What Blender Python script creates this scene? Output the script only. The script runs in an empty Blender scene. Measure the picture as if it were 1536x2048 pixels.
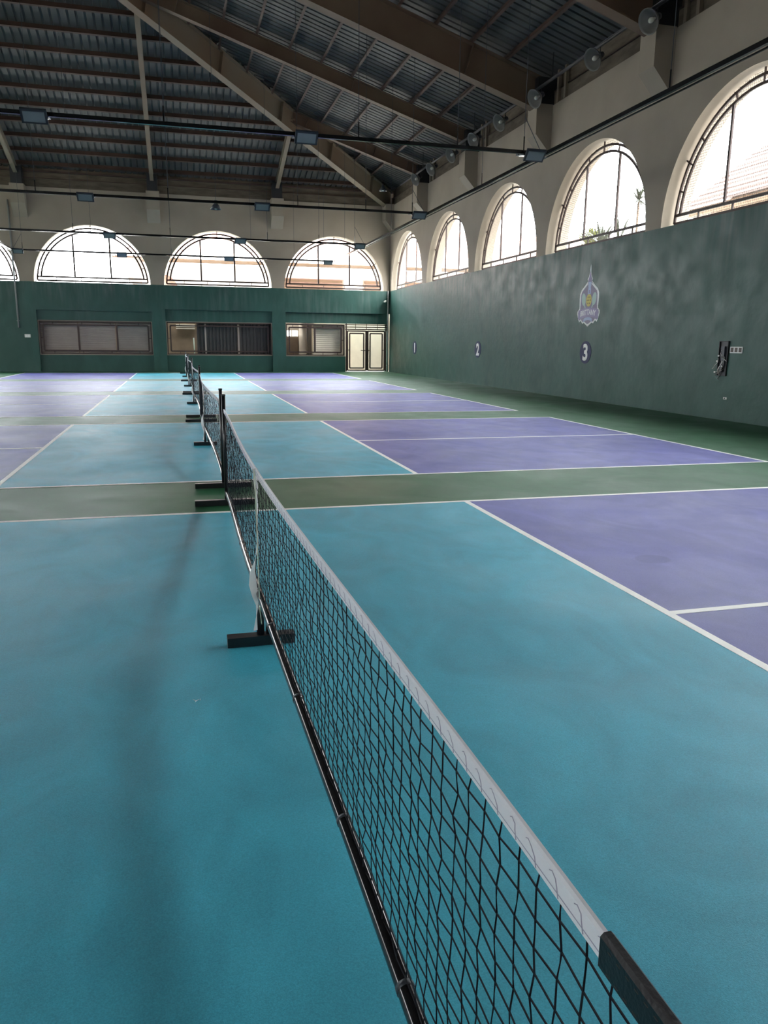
import bpy, bmesh, math, random
from mathutils import Vector, Matrix
random.seed(7)
S = bpy.context.scene
COL = S.collection

# ------------------------------------------------------------------ camera
cam_d = bpy.data.cameras.new('camera'); cam = bpy.data.objects.new('camera', cam_d); COL.objects.link(cam)
YAW, PITCH, ROLL, FPX = .2616, -.2176, .0103, 1526.38
fw = Vector((math.sin(YAW)*math.cos(PITCH), math.cos(YAW)*math.cos(PITCH), math.sin(PITCH)))
rt = Vector((math.cos(YAW), -math.sin(YAW), 0)); up = rt.cross(fw)
r2 = math.cos(ROLL)*rt + math.sin(ROLL)*up; u2 = -math.sin(ROLL)*rt + math.cos(ROLL)*up
m = Matrix((r2, u2, -fw)).transposed().to_4x4(); m.translation = Vector((-.3599, -.245, 1.3921))
cam.matrix_world = m
cam_d.sensor_fit = 'VERTICAL'; cam_d.sensor_height = 36; cam_d.lens = FPX/2048*36
cam_d.clip_start = .02; cam_d.clip_end = 500
S.camera = cam

# ------------------------------------------------------------------ sky, exposure
W = bpy.data.worlds.new('sky'); S.world = W; W.use_nodes = True
bg = W.node_tree.nodes['Background']
bg.inputs['Color'].default_value = (.93, .97, 1.0, 1)
_n = W.node_tree.nodes; _l = W.node_tree.links          # hazy overcast sky, brighter overhead than at the horizon
_tc = _n.new('ShaderNodeTexCoord'); _sx = _n.new('ShaderNodeSeparateXYZ'); _mr = _n.new('ShaderNodeMapRange')
_l.new(_tc.outputs['Generated'], _sx.inputs[0]); _l.new(_sx.outputs['Z'], _mr.inputs[0])
_mr.inputs[1].default_value = 0; _mr.inputs[2].default_value = 1; _mr.inputs[3].default_value = .6; _mr.inputs[4].default_value = 1.8
_l.new(_mr.outputs[0], bg.inputs['Strength'])
vs = S.view_settings
vs.view_transform = 'Standard'; vs.look = 'None'; vs.gamma = 1; vs.use_curve_mapping = False
vs.exposure = 4.7

# ------------------------------------------------------------------ materials
def mat(name, col, rough=.6, spec=.5, metal=0, var=.0, vscale=3., bump=0., bscale=60., col2=None, stretch=None, alpha=None):
    M = bpy.data.materials.new(name); M.use_nodes = True
    nt = M.node_tree; N = nt.nodes; Lk = nt.links; b = N['Principled BSDF']
    b.inputs['Base Color'].default_value = (*col, 1); b.inputs['Roughness'].default_value = rough
    b.inputs['Metallic'].default_value = metal
    b.inputs['Specular IOR Level'].default_value = spec
    if alpha is not None: b.inputs['Alpha'].default_value = alpha
    geo = N.new('ShaderNodeNewGeometry')
    vec = geo.outputs['Position']
    if stretch:
        mp = N.new('ShaderNodeMapping'); mp.inputs['Scale'].default_value = stretch
        Lk.new(vec, mp.inputs['Vector']); vec = mp.outputs['Vector']
    if var:
        n = N.new('ShaderNodeTexNoise'); n.inputs['Scale'].default_value = vscale; n.inputs['Detail'].default_value = 6
        Lk.new(vec, n.inputs['Vector'])
        rp = N.new('ShaderNodeValToRGB'); rp.color_ramp.elements[0].position = .3; rp.color_ramp.elements[1].position = .7
        c2 = col2 or tuple(min(1, c*(1+var)) for c in col)
        c1 = col if col2 else tuple(c*(1-var) for c in col)
        rp.color_ramp.elements[0].color = (*c1, 1); rp.color_ramp.elements[1].color = (*c2, 1)
        Lk.new(n.outputs['Fac'], rp.inputs['Fac']); Lk.new(rp.outputs['Color'], b.inputs['Base Color'])
    if bump:
        n2 = N.new('ShaderNodeTexNoise'); n2.inputs['Scale'].default_value = bscale; n2.inputs['Detail'].default_value = 3
        Lk.new(geo.outputs['Position'], n2.inputs['Vector'])
        bp = N.new('ShaderNodeBump'); bp.inputs['Strength'].default_value = bump; bp.inputs['Distance'].default_value = .01
        Lk.new(n2.outputs['Fac'], bp.inputs['Height']); Lk.new(bp.outputs['Normal'], b.inputs['Normal'])
    return M

def floor_mat(name, col, patch=None):
    """acrylic sport coat: broad cloudy wear, swirled scuffs, a fine sandy grain"""
    M = bpy.data.materials.new(name); M.use_nodes = True
    nt = M.node_tree; N = nt.nodes; Lk = nt.links; b = N['Principled BSDF']
    geo = N.new('ShaderNodeNewGeometry'); P = geo.outputs['Position']
    def noise(sc, det=4, dist=0., stretch=None):
        n = N.new('ShaderNodeTexNoise'); n.inputs['Scale'].default_value = sc; n.inputs['Detail'].default_value = det
        n.inputs['Distortion'].default_value = dist
        if stretch:
            mp = N.new('ShaderNodeMapping'); mp.inputs['Scale'].default_value = stretch
            Lk.new(P, mp.inputs['Vector']); Lk.new(mp.outputs['Vector'], n.inputs['Vector'])
        else: Lk.new(P, n.inputs['Vector'])
        return n.outputs['Fac']
    def rng(f, a, b_, lo, hi):
        r = N.new('ShaderNodeMapRange'); r.inputs[1].default_value = a; r.inputs[2].default_value = b_
        r.inputs[3].default_value = lo; r.inputs[4].default_value = hi; Lk.new(f, r.inputs[0]); return r.outputs[0]
    def mul(a, c):
        x = N.new('ShaderNodeMath'); x.operation = 'MULTIPLY'; Lk.new(a, x.inputs[0]); Lk.new(c, x.inputs[1]); return x.outputs[0]
    f = mul(rng(noise(.55, 5), .3, .7, .85, 1.13), rng(noise(2.2, 8, 1.8, (1, .6, 1)), .35, .72, .92, 1.16))
    f = mul(f, rng(noise(260, 2), .3, .7, .86, 1.14))
    if patch:
        (px, py, rx, ry) = patch
        sub = N.new('ShaderNodeVectorMath'); sub.operation = 'SUBTRACT'; Lk.new(P, sub.inputs[0]); sub.inputs[1].default_value = (px, py, 0)
        dv = N.new('ShaderNodeVectorMath'); dv.operation = 'DIVIDE'; Lk.new(sub.outputs[0], dv.inputs[0]); dv.inputs[1].default_value = (rx, ry, 1)
        ln = N.new('ShaderNodeVectorMath'); ln.operation = 'LENGTH'; Lk.new(dv.outputs[0], ln.inputs[0])
        f = mul(f, rng(ln.outputs['Value'], .9, 1.1, .8, 1.0))
    mx = N.new('ShaderNodeVectorMath'); mx.operation = 'SCALE'; mx.inputs[0].default_value = col; Lk.new(f, mx.inputs['Scale'])
    Lk.new(mx.outputs[0], b.inputs['Base Color'])
    Lk.new(rng(noise(1.1, 5, 1.), .3, .7, .40, .52), b.inputs['Roughness'])
    b.inputs['Specular IOR Level'].default_value = .28
    bp = N.new('ShaderNodeBump'); bp.inputs['Strength'].default_value = .25; bp.inputs['Distance'].default_value = .003
    Lk.new(noise(420, 2), bp.inputs['Height']); Lk.new(bp.outputs['Normal'], b.inputs['Normal'])
    return M

def wall_mat():
    """green gloss paint on rough render: mottled coats, runs of pale lime bloom below the sills"""
    Mt = bpy.data.materials.new('green wall paint'); Mt.use_nodes = True
    nt = Mt.node_tree; N = nt.nodes; Lk = nt.links; b = N['Principled BSDF']
    P = N.new('ShaderNodeNewGeometry').outputs['Position']
    def noise(sc, det, stretch=None, dist=0.):
        n = N.new('ShaderNodeTexNoise'); n.inputs['Scale'].default_value = sc; n.inputs['Detail'].default_value = det; n.inputs['Distortion'].default_value = dist
        v = P
        if stretch:
            mp = N.new('ShaderNodeMapping'); mp.inputs['Scale'].default_value = stretch; Lk.new(P, mp.inputs['Vector']); v = mp.outputs['Vector']
        Lk.new(v, n.inputs['Vector']); return n.outputs['Fac']
    def rng(f, a, b_, lo, hi):
        q = N.new('ShaderNodeMapRange'); q.inputs[1].default_value = a; q.inputs[2].default_value = b_; q.inputs[3].default_value = lo; q.inputs[4].default_value = hi
        Lk.new(f, q.inputs[0]); return q.outputs[0]
    def mul(x, y):
        q = N.new('ShaderNodeMath'); q.operation = 'MULTIPLY'; Lk.new(x, q.inputs[0]); Lk.new(y, q.inputs[1]); return q.outputs[0]
    def mix(f, c1, c2):
        q = N.new('ShaderNodeMix'); q.data_type = 'RGBA'; Lk.new(f, q.inputs[0])
        for sock, c in ((q.inputs[6], c1), (q.inputs[7], c2)):
            if isinstance(c, tuple): sock.default_value = (*c, 1)
            else: Lk.new(c, sock)
        return q.outputs[2]
    base = mix(rng(noise(1.1, 7, (1, 1, .5), .8), .35, .68, 0, 1), (.017, .068, .052), (.027, .092, .072))
    sx = N.new('ShaderNodeSeparateXYZ'); Lk.new(P, sx.inputs[0])
    runs = mul(mul(rng(noise(7, 6, (1, 1, .10), .3), .42, .72, 0, 1), rng(noise(.45, 3), .40, .62, .1, 1)), rng(sx.outputs['Z'], 1.2, 3.8, 0, .55))
    Lk.new(mix(runs, base, (.14, .155, .145)), b.inputs['Base Color'])
    Lk.new(rng(noise(2.5, 5), .3, .7, .38, .55), b.inputs['Roughness']); b.inputs['Specular IOR Level'].default_value = .42
    bp = N.new('ShaderNodeBump'); bp.inputs['Strength'].default_value = .35; bp.inputs['Distance'].default_value = .02
    Lk.new(noise(5, 8), bp.inputs['Height']); Lk.new(bp.outputs['Normal'], b.inputs['Normal'])
    return Mt

M = {}
M['teal'] = floor_mat('teal acrylic', (.055, .370, .480))
M['purple'] = floor_mat('purple acrylic', (.110, .115, .350), patch=(2.65, 4.04, .12, .10))
M['fgreen'] = floor_mat('green acrylic', (.024, .110, .048))
M['line'] = mat('white line paint', (.88, .88, .84), .5, var=.05, vscale=8)
M['wgreen'] = wall_mat()
M['cream'] = mat('cream wall paint', (.33, .275, .21), .65, .3, var=.08, vscale=.9, bump=.05, bscale=20)
M['deck'] = mat('roof sheet', (.078, .078, .074), .55, .3, var=.3, vscale=.7)
M['purlin'] = mat('brown purlin steel', (.075, .045, .035), .6, .3, var=.3, vscale=1.2)
M['steel'] = mat('tan girder steel', (.15, .105, .07), .6, .35, var=.3, vscale=.6, col2=(.105, .06, .042))
M['hip'] = mat('khaki girder steel', (.20, .175, .13), .6, .35, var=.2, vscale=.5, col2=(.19, .125, .08))
M['eave'] = mat('weathered eave board', (.115, .092, .066), .8, .2, var=.3, vscale=2, stretch=(1, 1, 4))
M['dark'] = mat('dark steel', (.02, .02, .022), .5, .4)
M['black'] = mat('black gloss paint', (.010, .010, .012), .28, .5)
M['rail'] = mat('black tube', (.010, .010, .011), .16, .5)
M['grille'] = mat('brown grille steel', (.055, .032, .026), .5, .4)
M['wire'] = mat('galvanised wire', (.12, .095, .075), .5, .4)
M['white'] = mat('white plastic', (.78, .77, .72), .45, .5)
M['tape'] = mat('white net tape', (.94, .93, .97), .6, .3, alpha=.82)
M['strap'] = mat('white strap webbing', (.82, .82, .80), .7, .2)
M['strapg'] = mat('pale green strap webbing', (.66, .74, .58), .7, .2)
M['cord'] = mat('black net cord', (.008, .009, .014), .8, .2)
M['lace'] = mat('grey lacing thread', (.36, .34, .42), .8, .2)
M['sleeve'] = mat('black vinyl', (.010, .010, .012), .38, .5, bump=.1, bscale=200)
M['navy'] = mat('navy vinyl', (.006, .014, .07), .5, .3)
M['lamp'] = mat('grey lamp casing', (.035, .04, .05), .4, .5)
M['glass'] = mat('lamp glass', (.20, .24, .26), .12, .6)
M['dish'] = mat('grey enamel reflector', (.14, .135, .12), .4, .5)
M['bulb'] = mat('frosted bulb glass', (.62, .60, .52), .15, .6)
M['shutter'] = mat('grey beige shutter', (.36, .305, .26), .5, .4, var=.06, vscale=2)
M['shcream'] = mat('cream shutter', (.68, .60, .47), .5, .4, var=.05, vscale=2)
M['shdark'] = mat('charcoal corrugated sheet', (.05, .046, .042), .5, .4, var=.15, vscale=2)
M['brown'] = mat('brown panel', (.16, .115, .075), .6, .3, var=.15, vscale=2)
M['wood'] = mat('orange timber cladding', (.11, .062, .032), .6, .3, var=.15, vscale=1.5)
M['outwhite'] = mat('white render', (.80, .77, .70), .8, .2)
M['tile'] = mat('red clay tile', (.30, .17, .13), .7, .3, var=.1, vscale=4)
M['concrete'] = mat('grey concrete', (.36, .35, .33), .85, .2, var=.1, vscale=2)
M['grass'] = mat('grass ground', (.14, .20, .06), .9, .1, var=.3, vscale=4)
M['leaf'] = mat('grey green leaf', (.022, .034, .014), .5, .4, var=.2, vscale=9)
M['leafy'] = mat('yellow green leaf', (.11, .125, .008), .5, .4, var=.25, vscale=9)
M['bark'] = mat('grey bark', (.14, .10, .07), .8, .2)
M['lilac'] = mat('lilac print', (.32, .28, .42), .5, .3)
M['plum'] = mat('plum grey print', (.26, .23, .30), .5, .3)
M['paleblue'] = mat('pale blue print', (.42, .50, .66), .5, .3)
M['palegreen'] = mat('pale green print', (.42, .56, .50), .5, .3)
M['yellow'] = mat('yellow print', (.62, .52, .14), .5, .3)
M['crestwhite'] = mat('white print', (.85, .85, .82), .5, .3)
M['pipe'] = mat('grey conduit', (.28, .29, .27), .5, .4)

# ------------------------------------------------------------------ mesh helpers
def new_obj(name, me, parent=None):
    o = bpy.data.objects.new(name, me); COL.objects.link(o)
    if parent is not None: o.parent = parent
    return o
class MB:
    def __init__(s): s.v = []; s.f = []
    def face(s, pts):
        b = len(s.v); s.v += [tuple(p) for p in pts]; s.f.append(tuple(range(b, b+len(pts)))); return s
    def box(s, x0, x1, y0, y1, z0, z1, mp=None):
        b = len(s.v)
        c = [(x0,y0,z0),(x1,y0,z0),(x1,y1,z0),(x0,y1,z0),(x0,y0,z1),(x1,y0,z1),(x1,y1,z1),(x0,y1,z1)]
        s.v += [mp(*q) if mp else q for q in c]
        s.f += [tuple(b+i for i in q) for q in ((0,3,2,1),(4,5,6,7),(0,1,5,4),(1,2,6,5),(2,3,7,6),(3,0,4,7))]
        return s
    def obox(s, c, ax, ay, az):
        """box about c with half-axis vectors"""
        c, ax, ay, az = map(Vector, (c, ax, ay, az)); b = len(s.v)
        for k in (-1, 1):
            for i, j in ((-1,-1),(1,-1),(1,1),(-1,1)): s.v.append(tuple(c+i*ax+j*ay+k*az))
        s.f += [tuple(b+i for i in q) for q in ((0,3,2,1),(4,5,6,7),(0,1,5,4),(1,2,6,5),(2,3,7,6),(3,0,4,7))]
        return s
    def beam(s, p0, p1, w, h, up=(0,0,1), off=0.):
        """rectangular bar p0->p1; w across, h along 'up' (made square to the bar); off shifts along up"""
        p0, p1, up = Vector(p0), Vector(p1), Vector(up); d = p1-p0; dn = d.normalized()
        sd = dn.cross(up)
        if sd.length < 1e-6: sd = dn.cross(Vector((1, 0, 0)))
        sd.normalize(); u = sd.cross(dn).normalized()
        return s.obox((p0+p1)/2+u*off, d/2, sd*w/2, u*h/2)
    def tube(s, pts, r, n=8, cap=True, up=(0,0,1), ry=None):
        pts = [Vector(p) for p in pts]; b = len(s.v); k = len(pts); ry = ry or r
        for i, p in enumerate(pts):
            d = (pts[min(i+1, k-1)]-pts[max(i-1, 0)]).normalized(); a = d.cross(Vector(up))
            if a.length < 1e-5: a = d.cross(Vector((1, 0, 0)))
            a.normalize(); c = a.cross(d).normalized()
            for j in range(n):
                t = 2*math.pi*j/n; s.v.append(tuple(p+a*r*math.cos(t)+c*ry*math.sin(t)))
        for i in range(k-1):
            for j in range(n):
                q = b+i*n+j; w = b+i*n+(j+1) % n; s.f.append((q, w, w+n, q+n))
        if cap: s.f.append(tuple(b+j for j in range(n))[::-1]); s.f.append(tuple(b+(k-1)*n+j for j in range(n)))
        return s
    def lathe(s, prof, c, axis, n=20):
        """prof: (r, h) list revolved about axis through c"""
        c, axis = Vector(c), Vector(axis).normalized(); a = axis.cross(Vector((0,0,1)))
        if a.length < 1e-4: a = Vector((1,0,0))
        a.normalize(); e = axis.cross(a); b = len(s.v)
        for r, h in prof:
            for j in range(n):
                t = 2*math.pi*j/n; s.v.append(tuple(c+axis*h+(a*math.cos(t)+e*math.sin(t))*r))
        for i in range(len(prof)-1):
            for j in range(n):
                q = b+i*n+j; w = b+i*n+(j+1) % n; s.f.append((q, w, w+n, q+n))
        return s
    def prism(s, poly, mp, d0, d1):
        """2-D polygon (u, v) placed by mp(u, v, depth), between two depths"""
        n = len(poly); b = len(s.v)
        s.v += [tuple(mp(u, v, d0)) for u, v in poly]+[tuple(mp(u, v, d1)) for u, v in poly]
        s.f.append(tuple(range(b, b+n))); s.f.append(tuple(range(b+n, b+2*n))[::-1])
        for i in range(n): j = (i+1) % n; s.f.append((b+i, b+j, b+n+j, b+n+i))
        return s
    def mesh(s, name, m, smooth=False, fix=True):
        me = bpy.data.meshes.new(name); me.from_pydata(s.v, [], s.f)
        if m is not None: me.materials.append(M[m])
        if fix:
            bm = bmesh.new(); bm.from_mesh(me); bmesh.ops.recalc_face_normals(bm, faces=bm.faces); bm.to_mesh(me); bm.free()
        if smooth:
            for p in me.polygons: p.use_smooth = True
        me.update(); return me
    def build(s, name, m, parent=None, smooth=False, fix=True):
        return new_obj(name, s.mesh(name, m, smooth, fix), parent)
def tag(o, label=None, cat=None, group=None, kind=None):
    if label: o['label'] = label
    if cat: o['category'] = cat
    if group: o['group'] = group
    if kind: o['kind'] = kind
    return o
def empty(name, loc=(0,0,0), rz=0):
    o = new_obj(name, None); o.location = loc; o.rotation_euler.z = rz; o.empty_display_size = .1; return o
def struct(name, loc=(0,0,0)):
    return tag(empty(name, loc), kind='structure')
def copy_tree(o, parent=None):
    c = o.copy(); COL.objects.link(c); c.parent = parent
    for ch in list(o.children): copy_tree(ch, c)
    return c

# ------------------------------------------------------------------ the hall's measures (metres)
XR, XL, YF, YB = 9.82, -22.88, 37.1, -6.5
SILL, TOP, ARC, BAY, TH = 3.87, 7.75, 2.43, 5.45, .65
XC = (XR+XL)/2
ZE, SL = 8.55, .312                      # underside of the roof sheets at the inner wall face, slope
TMAX = XR-XC
def deck(t): return ZE+SL*t
mp_right = lambda u, w, z: (XR+w, u, z)
mp_left = lambda u, w, z: (XL-w, u, z)
mp_far = lambda u, w, z: (u, YF+w, z)
mp_back = lambda u, w, z: (u, YB-w, z)

# ------------------------------------------------------------------ floor with its courts
floor = tag(MB().box(XL, XR, YB, YF, -.15, 0).build('floor', 'fgreen'), kind='structure')
COURTS = [(6.115-6.046, 6.115), (7.6157, 13.5162), (15.0336, 21.0112), (22.4167, 28.4347), (29.7863, 35.6763)]
KX, BX, LW = 2.109, 6.681, .05
for i, (y0, y1) in enumerate(COURTS):
    ym = (y0+y1)/2
    MB().box(-KX, KX, y0, y1, 0, .0015).build('teal_kitchen_zone', 'teal', floor)
    for s in (-1, 1):
        a, b = sorted((s*KX, s*BX))
        MB().box(a, b, y0, y1, 0, .0015).build('purple_service_zone', 'purple', floor)
        MB().box(s*KX-LW/2, s*KX+LW/2, y0, y1, .0015, .003).build('kitchen_line', 'line', floor)
        MB().box(s*BX-LW/2, s*BX+LW/2, y0-LW/2, y1+LW/2, .0015, .003).build('baseline', 'line', floor)
        a, b = sorted((s*(KX+LW/2), s*(BX-LW/2)))
        MB().box(a, b, ym-LW/2, ym+LW/2, .0015, .003).build('centre_line', 'line', floor)
    for y in (y0, y1):
        MB().box(-BX+LW/2, BX-LW/2, y-LW/2, y+LW/2, .0016, .0032).build('sideline', 'line', floor)

# a small white thread lying on the teal coat near the camera
MB().tube([(-.362+.006*k+.006*math.sin(k*1.9), 2.64+.012*math.cos(k*1.6), .0022) for k in range(6)], .0009, 5).build('chalk_mark', 'line', floor)

# ------------------------------------------------------------------ walls
def arch_bay(mb, c, mp, seg=40):
    """one bay of the upper wall with a half-round opening through its whole thickness"""
    h, H = BAY/2, TOP-SILL; ca = math.atan2(H, h)
    ang = sorted(set([math.pi*i/seg for i in range(seg+1)]+[ca, math.pi-ca]))
    A = [(c+ARC*math.cos(t), SILL+ARC*math.sin(t)) for t in ang]; O = []
    for t in ang:
        k = min(h/max(abs(math.cos(t)), 1e-9), H/max(math.sin(t), 1e-9)); O.append((c+k*math.cos(t), SILL+k*math.sin(t)))
    for w in (0, TH):
        for i in range(len(ang)-1): mb.face([mp(p[0], w, p[1]) for p in (A[i], A[i+1], O[i+1], O[i])])
    for i in range(len(ang)-1):
        mb.face([mp(A[i][0], 0, A[i][1]), mp(A[i+1][0], 0, A[i+1][1]), mp(A[i+1][0], TH, A[i+1][1]), mp(A[i][0], TH, A[i][1])])
def upper_wall(parent, mp, centres, shade_bays=0):
    mb = MB(); n = len(centres)-shade_bays
    for c in centres[:n]: arch_bay(mb, c, mp)
    for c in centres[n:]: mb.box(c-BAY/2, c+BAY/2, 0, TH, SILL, TOP, mp)  # bays out of view, closed up to darken the near floor
    a, b = min(centres)-BAY/2, max(centres)+BAY/2
    mb.face([mp(a, 0, TOP), mp(b, 0, TOP), mp(b, TH, TOP), mp(a, TH, TOP)])
    return mb.build('upper_wall', 'cream', parent, fix=False)
def pilaster(parent, mp, c, half=.28, dp=.47):
    mb = MB()
    poly = [(0, 6.5), (0, TOP+.02), (-dp, TOP+.02), (-dp, 7.0)]
    mb.prism(poly, lambda w, z, d: mp(c+d, w, z), -half, half)
    mb.build('pilaster', 'cream', parent)
    MB().box(c-.22, c+.22, -dp+.04, .2, TOP+.02, deck(0)-.1, mp).build('bearing_block', 'dark', parent)
SIDE_C = [YF-BAY/2-BAY*k for k in range(8)]
FAR_C = [XR-BAY/2-BAY*k for k in range(6)]
SIDE_P = [YF-BAY*k for k in range(1, 8)]
FAR_P = [XR-BAY*k for k in range(1, 6)]

wall_right = struct('wall_right')
MB().box(YB, YF, 0, TH, 0, SILL, mp_right).build('lower_wall', 'wgreen', wall_right)
upper_wall(wall_right, mp_right, SIDE_C, 1)
for y in SIDE_P: pilaster(wall_right, mp_right, y)
wall_left = struct('wall_left')
MB().box(YB, YF, 0, TH, 0, SILL, mp_left).build('lower_wall', 'wgreen', wall_left)
upper_wall(wall_left, mp_left, SIDE_C, 3)
for y in SIDE_P: pilaster(wall_left, mp_left, y)
wall_back = struct('wall_back')
MB().box(XL, XR, 0, TH, 0, SILL, mp_back).build('lower_wall', 'wgreen', wall_back)
upper_wall(wall_back, mp_back, FAR_C[::-1], 3)
wall_far = struct('wall_far')
mb = MB(); RC = .16
H1, H2, H3, DR = (-6.25, -1.40, .74, 2.25), (-.80, 4.07, .75, 2.28), (4.70, 7.62, .74, 2.28), (7.66, 9.74, 0, 2.31)
R1, R2, R3 = 2.68, 2.80, 2.79
def fb(x0, x1, w0, z0, z1, w1=TH): mb.box(x0, x1, w0, w1, z0, z1, mp_far)
fb(XL, H1[0], 0, 0, SILL); fb(H1[1], H2[0], 0, 0, SILL); fb(H2[1], H3[0], 0, 0, SILL)
fb(H1[0], H1[1], 0, R1, SILL); fb(H2[0], H2[1], 0, R2, SILL); fb(H3[0], XR, 0, R3, SILL)
fb(H1[0], H1[1], RC, H1[3], R1); fb(H2[0], H2[1], RC, H2[3], R2); fb(H3[0], XR, RC, 2.31, R3)
fb(H1[0], H1[1], RC, 0, H1[2]); fb(H2[0], H2[1], RC, 0, H2[2]); fb(H3[0], 7.64, RC, 0, H3[2])
fb(DR[1], XR, RC, 0, 2.31)
mb.build('lower_wall', 'wgreen', wall_far)
upper_wall(wall_far, mp_far, FAR_C)
for x in FAR_P: pilaster(wall_far, mp_far, x)
# corner block under the hip beam
mb = MB(); mb.box(XR-.42, XR, YF-.62, YF, 7.05, TOP+.02); mb.prism([(XR-.42, 7.05), (XR, 7.05), (XR, 6.55)], lambda u, v, d: (u, d, v), YF-.62, YF)
mb.build('pilaster', 'cream', wall_far)
# painted reveals of the low openings
for (x0, x1, z0, z1) in (H1, H2, H3):
    f = MB(); g = .035
    f.box(x0, x1, RC-.01, .42, z0-.001, z0+g, mp_far); f.box(x0, x1, RC-.01, .42, z1-g*.7, z1+.001, mp_far)
    f.box(x0-.001, x0+g, RC-.01, .42, z0+g, z1-g*.7, mp_far); f.box(x1-g, x1+.001, RC-.01, .42, z0+g, z1-g*.7, mp_far)
    f.build('opening_reveal', 'cream', wall_far)

# ------------------------------------------------------------------ arched windows: steel grilles and wire mesh
def arch_pts(c, r, a0=0, a1=math.pi, n=36): return [(c+r*math.cos(a0+(a1-a0)*i/n), SILL+r*math.sin(a0+(a1-a0)*i/n)) for i in range(n+1)]
def arch_window(idx, c, mp, w=.25, mesh=False, bw=.055):
    root = struct('window_%d' % idx); upv = Vector(mp(0, 1, 0))-Vector(mp(0, 0, 0))
    T = lambda u, z, d=0: mp(u, w+d, z)
    def arc(nm, r, z0):
        a0 = math.asin(z0/r); mb = MB()
        P = [(c+r*math.cos(t), SILL+r*math.sin(t)) for t in [a0+(math.pi-2*a0)*i/36 for i in range(37)]]
        for i in range(36): mb.beam(T(*P[i]), T(*P[i+1]), bw, .035, upv)
        mb.build(nm, 'grille', root)
    RO, RI, ZL, ZU = ARC-.115, ARC-.265, .075, .235
    arc('outer_arc_bar', RO, ZL); arc('inner_arc_bar', RI, ZU)
    for nm, z, r in (('lower_rail', ZL, RO), ('upper_rail', ZU, RO)):
        MB().beam(T(c-math.sqrt(r*r-z*z), SILL+z), T(c+math.sqrt(r*r-z*z), SILL+z), .035, bw, (0,0,1)).build(nm, 'grille', root)
    for s in (-1, 1):
        MB().beam(T(c+s*.76, SILL+ZU), T(c+s*.76, SILL+math.sqrt(RI*RI-.76**2)), bw, .04, upv).build('upright_bar', 'grille', root)
    for k in (18, 45, 72, 108, 135, 162):
        t = math.radians(k); MB().beam(T(c+RI*math.cos(t), SILL+RI*math.sin(t)), T(c+RO*math.cos(t), SILL+RO*math.sin(t)), .03, .03, upv).build('spacer_bar', 'grille', root)
    for k in (32, 90, 148):
        t = math.radians(k); MB().beam(T(c+RI*math.cos(t), SILL+RI*math.sin(t)), T(c+(ARC+.01)*math.cos(t), SILL+(ARC+.01)*math.sin(t)), .03, .03, upv).build('wall_stay', 'grille', root)
    for s in (-1.5, -.5, .5, 1.5):
        MB().beam(T(c+s*1.02, SILL+ZL), T(c+s*1.02, SILL+ZU), .03, .03, upv).build('spacer_bar', 'grille', root)
    for s in (-.76, .76):
        MB().beam(T(c+s, SILL), T(c+s, SILL+ZL), .03, .03, upv).build('sill_stay', 'grille', root)
    if mesh:
        mb = MB(); g = .048; R = ARC-.005; k = int(R/g)
        for i in range(-k, k+1):
            hgt = math.sqrt(R*R-(i*g)**2)
            if hgt > .05: mb.beam(T(c+i*g, SILL+.01, .06), T(c+i*g, SILL+hgt, .06), .005, .005, upv)
        for i in range(1, k+1):
            wd = math.sqrt(R*R-(i*g)**2); mb.beam(T(c-wd, SILL+i*g, .063), T(c+wd, SILL+i*g, .063), .005, .005, (0,0,1))
        tag(mb.build('wire_mesh', 'wire', root, fix=False), kind='stuff')
for i, c in enumerate(FAR_C[:4]): arch_window(i+1, c, mp_far, bw=.068)
for i, c in enumerate(SIDE_C[:6]): arch_window(i+5, c, mp_right, mesh=(i >= 1))

# ------------------------------------------------------------------ low grilles, shutters and the double gate on the far wall
def grille_frame(root, x0, x1, z0, z1, muls, w=.21):
    g = .03; a, b = .05, .19
    def bar(nm, xa, za, xb, zb, t=.06): MB().beam((xa, YF+w, za), (xb, YF+w, zb), t, t, (0, 1, 0)).build(nm, 'grille', root)
    for nm, d in (('outer_bar', a), ('inner_bar', b)):
        bar(nm, x0+d, z0+d, x1-d, z0+d); bar(nm, x0+d, z1-d, x1-d, z1-d); bar(nm, x0+d, z0+d, x0+d, z1-d); bar(nm, x1-d, z0+d, x1-d, z1-d)
    for x in muls: bar('upright_bar', x, z0+b, x, z1-b, .08)
    n = 4
    for k in range(n):
        x = x0+(x1-x0)*(k+.5)/n
        for z in (z0, z1):
            s = 1 if z == z0 else -1
            bar('spacer_bar', x, z+s*a, x, z+s*b, .025); 
        xx = x0+(x1-x0)*(k+.9)/n-.2
        bar('wall_stay', xx, z0, xx, z0+a, .025); bar('wall_stay', xx, z1, xx, z1-a, .025)
    zm = (z0+z1)/2
    bar('spacer_bar', x0, zm, x0+b, zm, .03); bar('spacer_bar', x1-b, zm, x1, zm, .03)
def slat_shutter(root, nm, x0, x1, z0, z1, w, m, pitch=.095):
    t = empty(nm); t.parent = root; z = z0; me = None
    while z < z1-.02:
        zz = min(z+pitch, z1)
        mbx = MB(); mbx.face([(x0, YF+w, z), (x1, YF+w, z), (x1, YF+w-.012, z+.6*(zz-z)), (x0, YF+w-.012, z+.6*(zz-z))])
        mbx.face([(x0, YF+w-.012, z+.6*(zz-z)), (x1, YF+w-.012, z+.6*(zz-z)), (x1, YF+w, zz), (x0, YF+w, zz)])
        mbx.face([(x0, YF+w+.01, z), (x1, YF+w+.01, z), (x1, YF+w+.01, zz), (x0, YF+w+.01, zz)])
        mbx.build('slat', m, t, fix=False); z = zz
w1 = struct('window_11'); grille_frame(w1, *H1, [H1[0]+1.66, H1[0]+3.30])
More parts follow.
